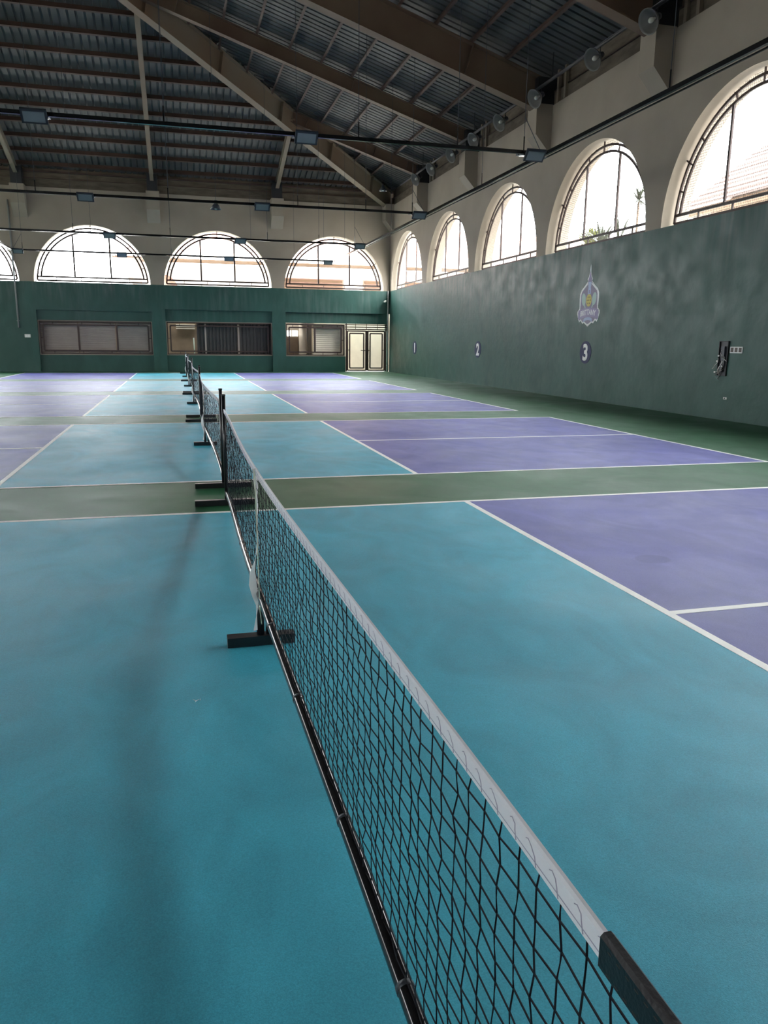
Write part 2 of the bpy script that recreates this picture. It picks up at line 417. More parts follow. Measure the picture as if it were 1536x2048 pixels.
for k in range(3):
    a = H1[0]+.03+k*1.605; slat_shutter(w1, 'roller_shutter', a, a+1.575, H1[2], H1[3], .42, 'shutter')
w2 = struct('window_12'); grille_frame(w2, *H2, [])
mb = MB(); x = .58; k = 0
def corr(mb, x0, x1, z0, z1, w, pitch=.17, d=.035):
    n = max(1, round((x1-x0)/pitch)); q = (x1-x0)/n; P = []
    for i in range(n):
        a = x0+i*q; P += [(a, w), (a+q*.42, w), (a+q*.52, w+d), (a+q*.9, w+d)]
    P.append((x1, w))
    for i in range(len(P)-1): mb.face([(P[i][0], YF+P[i][1], z0), (P[i+1][0], YF+P[i+1][1], z0), (P[i+1][0], YF+P[i+1][1], z1), (P[i][0], YF+P[i][1], z1)])
for xa, xb in ((.58, .95), (1.0, 2.45), (2.55, 4.05)):
    mb = MB(); corr(mb, xa, xb, H2[2], H2[3], .40); mb.build('corrugated_panel', 'shdark', w2, fix=False)
for xa in (.97, 2.5): MB().box(xa-.035, xa+.035, YF+.36, YF+.4, H2[2], H2[3]).build('panel_post', 'shutter', w2)
w3 = struct('window_13'); grille_frame(w3, *H3, [H3[0]+1.43])
slat_shutter(w3, 'roller_shutter', 6.10, 7.64, H3[2], H3[3], .5, 'shcream')
# double gate
door = struct('door_1')
def dbar(nm, xa, za, xb, zb, t, par, w=.21): return MB().beam((xa, YF+w, za), (xb, YF+w, zb), t, t, (0, 1, 0)).build(nm, 'grille', par)
X0, X1, Z1 = DR[0], DR[1], DR[3]
for z in (Z1-.05, Z1-.16, Z1-.27): dbar('header_bar', X0-.02, z, X1, z, .05, door)
dbar('jamb_bar', X0+.03, .02, X0+.03, Z1, .055, door); dbar('jamb_bar', X1-.05, .02, X1-.05, Z1, .05, door)
for x in (X0+.5, X0+1.05, X0+1.6): dbar('spacer_bar', x, Z1-.27, x, Z1, .025, door)
xm = (X0+X1)/2+.03
for x0, x1 in ((X0+.07, xm-.03), (xm+.03, X1-.1)):
    leaf = empty('door_leaf'); leaf.parent = door
    for d in (.02, .13):
        za, zb = .05+d, Z1-.33-d
        mbx = MB()
        for q in (((x0+d, za), (x1-d, za)), ((x0+d, zb), (x1-d, zb)), ((x0+d, za), (x0+d, zb)), ((x1-d, za), (x1-d, zb))):
            mbx.beam((q[0][0], YF+.21, q[0][1]), (q[1][0], YF+.21, q[1][1]), .06, .06, (0, 1, 0))
        mbx.build('outer_frame' if d < .1 else 'inner_frame', 'grille', leaf)
    for x in (x0+.02, x1-.13): dbar('spacer_bar', x, 1.05, x+.11, 1.05, .03, leaf)
MB().box(xm-.05, xm+.05, YF+.18, YF+.24, .06, Z1-.33).build('meeting_stile', 'grille', door)
MB().beam((xm-.32, YF+.15, 1.04), (xm+.1, YF+.15, 1.04), .03, .03).build('slide_bolt', 'grille', door)

# ------------------------------------------------------------------ roof: sheets, purlins, eave boards
ceil = struct('ceiling')
def slope_pt(side, u, t, dz=0.):
    z = deck(t)+dz
    return {'R': (XR-t, u, z), 'L': (XL+t, u, z), 'F': (u, YF-t, z), 'B': (u, YB+t, z)}[side]
def slope_rng(side): return (YB, YF) if side in 'RL' else (XL, XR)
def tlim(side, u):
    a, b = slope_rng(side); return max(-1.0, min(TMAX, u-a, b-u))
for side in 'RLFB':
    a, b = slope_rng(side); nb = round((b-a)/BAY)
    for k in range(nb):
        ua, ub = a+k*BAY, a+(k+1)*BAY
        lo = ua-(1.0 if k == 0 else 0); hi = ub+(1.0 if k == nb-1 else 0)
        n = round((hi-lo)/.2595); q = (hi-lo)/n; P = []
        for i in range(n):
            s0 = lo+i*q; P += [(s0, 0), (s0+q*.70, 0), (s0+q*.76, .05), (s0+q*.94, .05)]
        P.append((hi, 0)); mb = MB()
        for (ca, za), (cb, zb) in zip(P, P[1:]):
            f = [slope_pt(side, ca, -1.0, za), slope_pt(side, cb, -1.0, zb), slope_pt(side, cb, tlim(side, cb), zb), slope_pt(side, ca, tlim(side, ca), za)]
            mb.face(f)
        mb.build('roof_sheet', 'deck', ceil, fix=False)
    # closed top skin so that no daylight leaks through the ribs
    t0, t1 = -1.0, TMAX
    mb = MB(); mb.face([slope_pt(side, a-1, -1, .12), slope_pt(side, b+1, -1, .12), slope_pt(side, b-TMAX, TMAX, .12), slope_pt(side, a+TMAX, TMAX, .12)])
    mb.build('roof_topping', 'deck', ceil, fix=False)
    # purlins, bay by bay
    off = 1.3 if side in 'RL' else .42
    for j in range(17):
        t = off+j
        if t > TMAX-.15: break
        for k in range(nb):
            ua, ub = max(a+k*BAY, a+t), min(a+(k+1)*BAY, b-t)
            if ub-ua < .15: continue
            p0, p1 = Vector(slope_pt(side, ua, t)), Vector(slope_pt(side, ub, t))
            nrm = Vector(slope_pt(side, 0, 0))-Vector(slope_pt(side, 0, 1)); nrm = (p1-p0).cross(nrm).normalized(); nrm = nrm if nrm.z > 0 else -nrm
            mb = MB(); mb.beam(p0, p1, .012, .17, nrm, -.087)
            mb.beam(p0, p1, .075, .012, nrm, -.168)
            mb.build('purlin', 'purlin', ceil)
MB().beam((XC, YF-TMAX, deck(TMAX)-.12), (XC, YB+TMAX, deck(TMAX)-.12), .3, .25).build('ridge_beam', 'steel', ceil)
# eave boards closing the gap over each wall
for nm, mp, a, b in (('R', mp_right, YB, YF), ('L', mp_left, YB, YF), ('F', mp_far, XL-.31, XR+.31), ('B', mp_back, XL-.31, XR+.31)):
    MB().box(a, b, .06, .30, TOP, TOP+.36, mp).build('eave_board', 'eave', ceil)
    MB().box(a, b, .12, .30, TOP+.37, deck(-.3)+.14, mp).build('eave_board', 'eave', ceil)
    MB().box(a, b, .04, .12, TOP+.345, TOP+.375, mp).build('eave_batten', 'purlin', ceil)
    if nm == 'F': MB().box(a, b, -.02, .12, TOP+.60, TOP+.66, mp).build('eave_batten', 'purlin', ceil)
for y in SIDE_P:      # struts between wall head and roof on the right side
    for dy in (-.55, -.95):
        MB().box(y+dy-.05, y+dy+.05, -.02, .06, TOP, deck(0), mp_right).build('eave_strut', 'hip', ceil)

# ------------------------------------------------------------------ roof girders
def girder(name, label, p0, p1, depth, fl=.24, m='steel', nst=3, under=.17, group=None):
    """I-beam whose top edge runs p0->p1 (given on the sheet's underside)"""
    root = empty(name, p0); tag(root, label, 'beam', group)
    P0, P1 = Vector((0,0,-under)), Vector(p1)-Vector(p0)+Vector((0,0,-under)); up_ = (0,0,1)
    MB().beam(P0, P1, .02, depth, up_, -depth/2).build('web', m, root)
    MB().beam(P0, P1, fl, .025, up_, -depth).build('bottom_flange', m, root)
    MB().beam(P0, P1, fl, .025, up_, -.012).build('top_flange', m, root)
    d = (P1-P0); dn = d.normalized(); sd = dn.cross(Vector((0,0,1))).normalized(); uu = sd.cross(dn)
    for k in range(nst):
        c = P0+d*((k+.55)/nst)-uu*depth/2
        MB().obox(c, sd*fl*.46, dn*.012, uu*(depth/2-.015)).build('stiffener', m, root)
    return root
ORD = ['first', 'second', 'third', 'fourth', 'fifth', 'sixth']
for i, y in enumerate(SIDE_P[:-1]):      # right-hand slope
    t1 = min(TMAX, YF-y, y-YB); 
    lab = {0: 'short brown roof rafter ending against the long diagonal corner beam',
           1: 'slim brown roof rafter rising from the right wall towards the roof peak',
           2: 'deepest brown roof girder rising from the right wall out of the picture top',
           3: 'brown roof girder end above the nearest pilaster at the top right corner'}.get(i, 'brown roof girder of the right slope nearer than the picture shows, %s from far end' % ORD[i])
    girder('roof_girder', lab, (XR-.02, y, deck(.02)), (XR-t1, y, deck(t1)), .40 if i < 2 or i > 4 else .80, .24 if i < 2 else .32, 'steel', 4, group='roof girders')
for i, x in enumerate(FAR_P[:4]):
    t1 = min(TMAX, x-XL, XR-x)
    lab = ['slim tan rafter of the far slope under the diagonal beam, right of centre', 'slim tan rafter of the far slope running up to the crossing of the diagonal beam', 'slim tan rafter of the far slope at the left picture edge', 'slim tan rafter of the far slope beyond the left picture edge'][i]
    girder('roof_rafter', lab, (x, YF-.02, deck(.02)), (x, YF-t1, deck(t1)), .30, .16, 'hip', 2, group='far slope rafters')
girder('hip_beam', 'long khaki diagonal hip beam from far right corner up to roof peak', (XR, YF, deck(0)), (XC, YF-TMAX, deck(TMAX)), .78, .30, 'hip', 7)
girder('hip_beam', 'khaki diagonal hip beam from the far left corner, beyond the picture edge', (XL, YF, deck(0)), (XC, YF-TMAX, deck(TMAX)), .78, .30, 'hip', 7)

# ------------------------------------------------------------------ nets
NL = 3.22
def net_x(v): return -.05*(1-min(1, (v/NL)**2))**2+.01-.01*v/NL
def rail_z(v):
    a = min(1, abs(v/NL)); return .11+.14*(1-a) if v > 0 else .11+.14*(1-a**2.5)
TAPE_Z, TAPE_H = .834, .031
def make_net():
    root = empty('portable_net'); rnd = random.Random(3)
    for v in (-NL, NL):
        x = net_x(v)
        ft = MB(); ft.box(x-.27, x+.27, v-.026, v+.026, .002, .05).build('foot', 'black', root)
        MB().tube([(x, v, .05), (x, v, .94)], .016, 12).build('post', 'black', root, True)
        MB().tube([(x, v, .94), (x, v, .955)], .018, 12).build('post_cap', 'rail', root, True)
    x = net_x(0)
    MB().box(x-.155, x+.155, -.03, .03, .002, .048).build('foot', 'black', root)
    MB().tube([(x, 0, .048), (x, 0, .235)], .018, 12).build('centre_support', 'black', root, True)
    MB().tube([(x+.042, -.0, .05), (x+.042, -.0, .125)], .018, 12).build('strap_weight', 'black', root, True)
    n = 60; P = []
    for i in range(n+1):
        v = -NL+2*NL*i/n; P.append((net_x(v), v, rail_z(v)))
    mb = MB(); mb.tube(P, .018, 14); mb.build('bottom_rail', 'rail', root, True)
    for v in (-2.25, -1.75, -1.1, -.45, 0.02, 1.1, 2.1):
        a, b = v-.006, v+.006; MB().tube([(net_x(a), a, rail_z(a)), (net_x(b), b, rail_z(b))], .0192, 14).build('rail_coupling', 'lamp', root, True)
    # netting: square mesh of thin cord, kinked a little at every knot
    gy, rows = .052, 16; cols = int(2*(NL-.03)/gy); mb = MB(); K = {}
    for i in range(cols+1):
        v = -NL+.03+i*gy
        zt, zb = TAPE_Z-.004, rail_z(v)+.018
        for j in range(rows+2):
            z = zt-.018-(zt-.018-zb)*j/(rows+1)
            K[i, j] = Vector((net_x(v)+rnd.uniform(-.003, .003), v+(.0022 if j % 2 else -.0022)+rnd.uniform(-.0035, .0035), z+rnd.uniform(-.003, .003)))
    r = .0015
    for i in range(cols+1):
        mb.tube([K[i, 0]+Vector((0, rnd.uniform(-.012, .012), .014))]+[K[i, j] for j in range(rows+2)], r, 3, False)
    for j in range(rows+2):
        mb.tube([K[i, j] for i in range(cols+1)], r, 3, False)
    tag(mb.build('netting', 'cord', root, fix=False), kind='stuff')
    # white headband, folded over the top cord
    def band(nm, v0, v1, m, zt, h, d, wob=0):
        mb = MB(); k = max(2, int((v1-v0)/.1)); prof = [(-d, -h), (-d, -.004), (-d*.5, 0), (d*.5, 0), (d, -.004), (d, -h)]
        for i in range(k):
            for (xa, za), (xb, zb) in zip(prof, prof[1:]):
                va, vb = v0+(v1-v0)*i/k, v0+(v1-v0)*(i+1)/k
                mb.face([(net_x(va)+xa, va, zt+za), (net_x(vb)+xa, vb, zt+za), (net_x(vb)+xb, vb, zt+zb), (net_x(va)+xb, va, zt+zb)])
        return mb.build(nm, m, root, fix=False)
    band('top_tape', -NL+.34, NL-.05, 'tape', TAPE_Z, TAPE_H, .0045)
    mb = MB()
    for i in range(cols+1):
        v = -NL+.03+i*gy; q = rnd.uniform(-.006, .006); xx = net_x(v)-.0034
        mb.tube([(xx, v, TAPE_Z-TAPE_H+.002), (xx, v+.004, TAPE_Z-.018), (xx, v+.010+q, TAPE_Z-.010), (xx, v+.018+q, TAPE_Z-.006), (xx, v+.024+q, TAPE_Z-.009)], .0021, 4)
    mb.tube([(net_x(v)-.0034, v, TAPE_Z-.024) for v in [-NL+.03+i*gy for i in range(cols+1)]], .0018, 4)
    tag(mb.build('lacing', 'lace', root, fix=False), kind='stuff')
    MB().tube([(net_x(v), v, TAPE_Z-.006) for v in [-NL+2*NL*i/60 for i in range(61)]], .0022, 6).build('head_cord', 'cord', root, True)
    sl = band('end_sleeve', -NL+.02, -NL+.36, 'sleeve', TAPE_Z+.002, TAPE_H+.006, .0075)
    mb = MB()
    for i in range(22):
        v = -NL+.035+i*.0145; mb.box(net_x(v)-.0082, net_x(v)-.0076, v, v+.006, TAPE_Z-.0075, TAPE_Z-.0071); mb.box(net_x(v)-.0082, net_x(v)-.0076, v, v+.006, TAPE_Z-.0315, TAPE_Z-.0311)
    tag(mb.build('stitching', 'wire', sl), kind='stuff')
    # straight centre strap and the loose twisted one beside it
    x = net_x(0); xs = x-.014
    mb = MB(); st = [(xs, -.05, TAPE_Z-.004), (xs+.001, -.085, .6), (xs+.002, -.105, .35), (xs+.004, -.11, .20), (xs+.014, -.06, .12)]
    for p, q in zip(st, st[1:]):
        for e in (-.0012, .0012):
            mb.face([(p[0]+e, p[1]-.014, p[2]), (p[0]+e, p[1]+.014, p[2]), (q[0]+e, q[1]+.014, q[2]), (q[0]+e, q[1]-.014, q[2])])
    mb.build('centre_strap', 'strapg', root, fix=False)
    keys = [(.835, .0, .0, .012, .3), (.70, .004, -.01, .012, .9), (.56, .004, -.015, .010, 1.5), (.48, .0, -.02, .010, 1.9), (.42, -.012, -.02, .014, 1.35), (.36, -.026, -.02, .017, .7), (.30, -.026, -.02, .020, .4), (.24, -.016, -.02, .014, .2), (.20, -.008, -.02, .008, .6), (.15, -.012, -.02, .006, 1.2), (.09, -.018, -.02, .010, .5), (.075, -.019, -.02, .011, .4)]
    def interp(t):
        k = t*(len(keys)-1); i = min(int(k), len(keys)-2); f = k-i; f = f*f*(3-2*f)
        return [a+(b-a)*f for a, b in zip(keys[i], keys[i+1])]
    L_, R_ = [], []
    for i in range(49):
        z, dx, dy, hw, ang = interp(i/48); cx_, cy_ = x-.006+dx, dy
        L_.append((cx_-hw*math.cos(ang), cy_-hw*math.sin(ang), z)); R_.append((cx_+hw*math.cos(ang), cy_+hw*math.sin(ang), z))
    mb = MB()
    for i in range(48): mb.face([L_[i], R_[i], R_[i+1], L_[i+1]])
    mb.build('loose_strap', 'strap', root, True, fix=False)
    return root
NET_Y = [3.17, 10.44, 17.72, 24.85, 31.6]
NET_LAB = ['nearest portable pickleball net, crossing the picture from the bottom right corner', 'second portable net from the camera, just beyond the first green strip',
           'third portable net from the camera, middle one of the five', 'fourth portable net from the camera, second from the far wall', 'farthest portable net, smallest and closest to the far wall']
proto = make_net()
for i, y in enumerate(NET_Y):
    o = proto if i == 0 else copy_tree(proto)
    o.location = (0, y, .003); tag(o, NET_LAB[i], 'net', 'portable nets in a row')

# ------------------------------------------------------------------ light rails hung from the roof, twin floodlights
def roof_z(x, y): return deck(max(0, min(XR-x, x-XL, YF-y, y-YB)))
RZ = 5.0; RAIL_Y = [6.87, 14.35, 21.7, 29.1, 35.4]; RX = 6.5
RAIL_LAB = ['black cross rail over the gap beyond the nearest court, above the picture', 'nearest black cross rail in view, running below the roof beams', 'second black cross rail in view, level with the top of the far wall',
            'third black cross rail, thin, crossing in front of the far arches', 'farthest black cross rail, thin, right before the far arches']
for i, y in enumerate(RAIL_Y):
    root = empty('light_rail', (0, y, RZ)); tag(root, RAIL_LAB[i], 'rail', 'suspended light rails')
    MB().beam((-RX, 0, 0), (RX, 0, 0), .05, .065).build('tube', 'rail', root)
    for x in (-6.3, -3.6, -.4, 3.0, 4.9, 6.25):
        MB().tube([(x, 0, .03), (x, 0, roof_z(x, y)-RZ-.02)], .006, 6).build('hanger_rod', 'lamp', root)
        MB().tube([(x, 0, .0), (x, 0, .28)], .012, 6).build('rod_sleeve', 'rail', root)
    for x in (-6.3, 6.25):
        MB().tube([(x, 0, .62), (x+math.copysign(.36, x), 0, .03)], .007, 6).build('diagonal_stay', 'lamp', root)
for s in (1, -1):
    root = empty('light_rail', (s*(RX+.2), 16, RZ)); tag(root, 'long black side rail running along the right wall below the pilasters' if s > 0 else 'long black side rail along the left, only its far end in view', 'rail', 'suspended light rails')
    MB().beam((0, -20, 0), (0, 19.6, 0), .05, .065).build('tube', 'rail', root)
    MB().beam((-.0, -20, -.075), (0, 19.6, -.075), .02, .02).build('cable_conduit', 'rail', root)
    for yy in (-14, -5.6, 1.6, 9.6, 17):
        MB().tube([(0, yy, .03), (0, yy, roof_z(s*(RX+.2), 16+yy)-RZ-.02)], .006, 6).build('hanger_rod', 'lamp', root)
        MB().tube([(0, yy, 0), (0, yy, .28)], .012, 6).build('rod_sleeve', 'rail', root)
def make_flood():
    root = empty('twin_floodlight')
    for s, deg, cy, cz in ((-1, -42, -.145, -.075), (1, 6, .165, .0)):
        a = math.radians(deg); c = Vector((0, cy, cz)); ay = Vector((0, math.cos(a), math.sin(a))); az = Vector((0, -math.sin(a), math.cos(a)))
        h = MB().obox(c, (.2, 0, 0), ay*.125, az*.02).build('housing', 'lamp', root)
        MB().obox(c-az*.024, (.165, 0, 0), ay*.09, az*.004).build('glass', 'glass', h)
        for k in range(7): MB().obox(c+az*.032+Vector((-.15+k*.05, 0, 0)), (.004, 0, 0), ay*.10, az*.012).build('cooling_fin', 'lamp', h)
        for x in (-.205, .205): MB().beam((x, cy, cz), (x, s*.01, .02), .012, .03).build('bracket', 'rail', root)
    return root
fl0 = None
RN = ['rail above the picture', 'nearest cross rail in view', 'second cross rail', 'third cross rail', 'farthest cross rail']
XN = ['left end', 'left of the net line', 'right of the net line', 'right end']
for i, y in enumerate(RAIL_Y):
    for k, x in enumerate((-6.45, -2.42, 2.02, 6.42)):
        o = make_flood() if fl0 is None else copy_tree(fl0)
        fl0 = fl0 or o
        o.location = (x, y, RZ)
        tag(o, 'dark twin floodlight at the %s of the %s' % (XN[k], RN[i]) if k in (0, 3) else 'dark twin floodlight %s on the %s' % (XN[k], RN[i]), 'floodlight', 'twin floodlights on the rails')

# ------------------------------------------------------------------ dish lamps under the right eave, pendants
def dish_lamp(y, label):
    c = Vector((9.02, y, 7.70)); root = empty('dish_lamp', c); tag(root, label, 'lamp', 'dish lamps under the right eave')
    ax = Vector((-.85, -.22, -.48)).normalized(); o = Vector((0, 0, 0))
    MB().lathe([(.03, -.20), (.08, -.19), (.15, -.12), (.22, -.03), (.245, .02), (.24, .025), (.21, -.03), (.14, -.11), (.05, -.17)], o, ax, 24).build('reflector', 'dish', root, True, fix=False)
    MB().lathe([(.0, .0), (.035, -.01), (.055, -.05), (.05, -.09), (.03, -.14), (.03, -.18)], o, ax, 16).build('bulb', 'bulb', root, True)
    MB().lathe([(.0, -.32), (.06, -.32), (.07, -.22), (.03, -.19)], o, ax, 16).build('gear_box', 'lamp', root, True)
    MB().tube([tuple(-ax*.26), (.24, .12, .22), (.24, .12, .33)], .018, 8).build('arm', 'lamp', root, True)
DY = [14.79, 16.96, 19.93, 22.27, 24.34, 26.45, 28.64, 30.58]
for i, y in enumerate(DY):
    dish_lamp(y, 'grey dish lamp under the right eave, %s' % ['nearest and largest', 'second from the camera', 'third from the camera', 'fourth from the camera', 'fifth from the camera', 'sixth from the camera', 'second from the far end', 'farthest and smallest'][i])
root = empty('eave_pipe', (9.26, 15, 8.05)); tag(root, 'long dark pipe running under the right eave behind the dish lamps', 'pipe')
MB().tube([(0, -20, 0), (0, 18.5, 0)], .04, 10).build('tube', 'dark', root, True)
for k in range(1, 8):
    yy = YF-BAY*k-15-1.3
    MB().tube([(0, yy, 0), (0, yy, .62)], .012, 6).build('clip', 'dark', root)
def pendant(p, label):
    root = empty('bell_pendant', p); tag(root, label, 'pendant lamp')
    MB().lathe([(.0, .17), (.05, .17), (.055, .08), (.10, .03), (.165, -.09), (.16, -.09), (.09, .02)], (0,0,0), (0,0,1), 24).build('shade', 'lamp', root, True, fix=False)
    MB().lathe([(0, -.10), (.04, -.085), (.06, -.04), (.05, .02)], (0,0,0), (0,0,1), 16).build('bulb', 'bulb', root, True)
    MB().tube([(0, 0, .17), (0, 0, roof_z(p[0], p[1])-p[2]-.03)], .006, 6).build('drop_rod', 'lamp', root)
pendant((.99, 25.0, 5.42), 'dark bell pendant lamp hanging before the far wall near its middle')
pendant((8.35, 33.0, 7.75), 'small pendant lamp on a rod under the far right roof corner')

# ------------------------------------------------------------------ signs and fittings on the right wall
mpw = lambda u, v, d: (XR-d, -u, v)                 # u to the viewer's right
TXT = Matrix(((0, 0, -1), (-1, 0, 0), (0, 1, 0))).to_4x4()
def text_mesh(body, size, off=0., ext=.002, sx=1.):
    cu = bpy.data.curves.new('txt', 'FONT'); cu.body = body; cu.size = size; cu.align_x = 'CENTER'; cu.align_y = 'CENTER'; cu.extrude = ext; cu.offset = off
    o = bpy.data.objects.new('txt', cu); COL.objects.link(o); dg = bpy.context.evaluated_depsgraph_get()
    me = bpy.data.meshes.new_from_object(o.evaluated_get(dg)); bpy.data.objects.remove(o); bpy.data.curves.remove(cu)
    xs = [v.co.x for v in me.vertices]; ys = [v.co.y for v in me.vertices]; cx, cy = (max(xs)+min(xs))/2, (max(ys)+min(ys))/2
    for v in me.vertices: v.co.x = (v.co.x-cx)*sx; v.co.y -= cy
    return me
def disc(r, n=40): return [(r*math.cos(2*math.pi*i/n), r*math.sin(2*math.pi*i/n)) for i in range(n)]
for d, y, wh in (('1', 32.8, 'farthest sign, number one in white on dark disc near the corner'), ('2', 25.3, 'middle of three round navy court signs, white number two'), ('3', 17.85, 'nearest round navy court sign, white number three below the crest')):
    root = empty('court_number', (XR, y, 1.215)); tag(root, wh, 'sign', 'court number signs')
    MB().prism(disc(.285), lambda u, v, q: (-q, -u, v), 0, .008).build('disc', 'navy', root)
    me = text_mesh(d, .56, .018); me.materials.append(M['crestwhite']); me.transform(TXT); 
    o = new_obj('numeral', me, root); o.location = (-.011, 0, 0)
# crest
CY, CZ = 17.84, 1.86
crest = empty('crest_sign', (XR, CY, CZ)); tag(crest, 'lilac club crest with spire, ball, paddles and BRITTANY banner on green wall', 'sign')
cw = lambda u, v, d: (-d, -u, v)
HALF = [(.0, 1.53), (.014, 1.50), (.035, 1.33), (.085, 1.22), (.125, 1.17), (.10, 1.12), (.22, 1.03), (.40, .92), (.47, .82), (.48, .70), (.46, .50), (.465, .45), (.55, .39), (.56, .33), (.50, .20), (.44, .11), (.36, .155), (.27, .075), (.19, .095), (.0, .0)]
def sym(h): return h+[(-u, v) for u, v in reversed(h[1:-1])]
OUT = sym(HALF)
def layer(nm, poly, m, d0, d1): 
    o = MB().prism(poly, cw, d0, d1).build(nm, m, crest); return o
layer('white_border', OUT, 'crestwhite', 0, .006)
INN = [(0, 1.38), (.02, 1.30), (.05, 1.21), (.085, 1.168), (.062, 1.125), (.19, 1.015), (.36, .905), (.425, .81), (.435, .70), (.415, .50), (.42, .43), (.505, .37), (.515, .335), (.47, .22), (.43, .155), (.36, .198), (.265, .118), (.185, .138), (0, .048)]
layer('plum_shield', sym(INN), 'plum', .006, .008)
for s in (-1, 1):
    P = [(s*.09, 1.08), (s*.38, .90), (s*.435, .80), (s*.44, .52), (s*.41, .52), (s*.405, .79), (s*.36, .875), (s*.085, 1.05)]
    layer('inner_border', P, 'crestwhite', .008, .0095)
layer('tower', [(-.07, .80), (.07, .80), (.07, .93), (.055, .95), (.07, 1.0), (.075, 1.10), (-.075, 1.10), (-.07, 1.0), (-.055, .95), (-.07, .93)], 'paleblue', .008, .0095)
layer('tower_roof', [(-.10, 1.11), (.10, 1.11), (.0, 1.34)], 'lilac', .008, .0095)
layer('tower_door', [(-.025, .82), (.025, .82), (.025, .9), (-.025, .9)], 'lilac', .0095, .0105)
for s in (-1, 1):
    P = [(s*.26+.115*math.cos(t)*.9+s*.02*math.sin(t), .68+.155*math.sin(t)) for t in [2*math.pi*i/24 for i in range(24)]]
    layer('paddle', P, 'palegreen', .008, .0095)
    layer('paddle_handle', [(s*.19, .55), (s*.23, .54), (s*.17, .44), (s*.13, .45)], 'palegreen', .008, .0095)
layer('ball', [(.135*math.cos(t), .65+.155*math.sin(t)) for t in [2*math.pi*i/28 for i in range(28)]], 'yellow', .0095, .011)
mb = MB()
for a, r in ((0, 0), *[(k*math.pi/3, .08) for k in range(6)]):
    mb.prism([(r*math.cos(a)+.018*math.cos(t), .65+r*1.1*math.sin(a)+.02*math.sin(t)) for t in [2*math.pi*i/10 for i in range(10)]], cw, .011, .0118)
mb.build('ball_holes', 'brown', crest)
ban = [(-.50+1.0*i/14, .40+.06*math.cos((i/14-.5)*math.pi)-.06) for i in range(15)]
layer('banner', [(u, v+.07) for u, v in ban]+[(u, v-.16) for u, v in reversed(ban)], 'lilac', .0085, .0098)
mb_t = text_mesh('BRITTANY', .19, .003, .001, .86)
for v in mb_t.vertices:
    v.co.y += .06*math.cos(v.co.x/1.0*math.pi)-.015
mb_t.materials.append(M['crestwhite']); mb_t.transform(TXT); o = new_obj('lettering', mb_t, crest); o.location = (-.0115, 0, .315)
layer('ribbon', [(-.22, .10), (-.13, .15), (0, .165), (.13, .15), (.22, .10), (.20, .20), (.12, .225), (0, .235), (-.12, .225), (-.20, .20)], 'paleblue', .0098, .011)
layer('ribbon_tip', [(-.09, .08), (0, .03), (.09, .08), (0, .065)], 'crestwhite', .0085, .0098)

# open electrical panel, sockets, small plate
pan = empty('open_panel', (XR, 12.58, 1.17)); tag(pan, 'open black electrical panel with loose wires in the green wall', 'electrical panel')
mpp = lambda u, v, d: (-d, -u, v)
MB().prism([(-.13, -.32), (.12, -.32), (.145, .33), (-.125, .33)], mpp, 0, .006).build('back_plate', 'black', pan)
mb = MB()
for a in ((-.13, -.115, -.32, .33), (.115, .13, -.32, .33)): mb.prism([(a[0], a[2]), (a[1], a[2]), (a[1], a[3]), (a[0], a[3])], mpp, .006, .03)
mb.prism([(-.13, .315), (.13, .315), (.13, .33), (-.13, .33)], mpp, .006, .03); mb.prism([(-.13, -.33), (.13, -.33), (.13, -.315), (-.13, -.315)], mpp, .006, .03)
mb.build('frame', 'dark', pan)
for (u, v, a, b) in ((.0, .13, .05, .10), (.03, -.05, .045, .09), (-.02, -.2, .035, .05)):
    MB().prism([(u-a, v-b), (u+a, v-b), (u+a, v+b), (u-a, v+b)], mpp, .006, .04).build('breaker', 'lamp', pan)
for k in range(7):
    u0, v0 = random.uniform(-.1, .1), random.uniform(-.25, .25); pts = [mpp(u0+random.uniform(-.06, .06)*j, v0-.07*j, .045+.008*math.sin(j*2+k)) for j in range(4)]
    MB().tube(pts, .006, 6).build('wire', 'white', pan, True)
for u, v in ((-.1, .05), (-.13, -.05), (-.17, -.26), (.02, -.14)): MB().prism([(u-.02, v-.015), (u+.02, v-.018), (u+.02, v+.015), (u-.02, v+.012)], mpp, .03, .045).build('wire_connector', 'white', pan)
sk = empty('socket_plate', (XR, 12.24, 1.335)); tag(sk, 'white triple socket plate beside the open electrical panel', 'socket')
MB().prism([(-.17, -.06), (.17, -.06), (.17, .06), (-.17, .06)], mpp, 0, .012).build('plate', 'white', sk)
for u in (-.11, .0, .11):
    MB().prism([(u-.035, -.04), (u+.035, -.04), (u+.035, .04), (u-.035, .04)], mpp, .012, .018).build('socket', 'wire', sk)
sp = empty('low_outlet', (XR, 12.42, .42)); tag(sp, 'tiny white outlet low on green wall under the open panel', 'socket')
MB().prism([(-.045, -.02), (.045, -.02), (.045, .02), (-.045, .02)], mpp, 0, .012).build('plate', 'white', sp)
MB().prism([(-.012, -.012), (.012, -.012), (.012, .012), (-.012, .012)], mpp, .012, .016).build('socket', 'dark', sp)
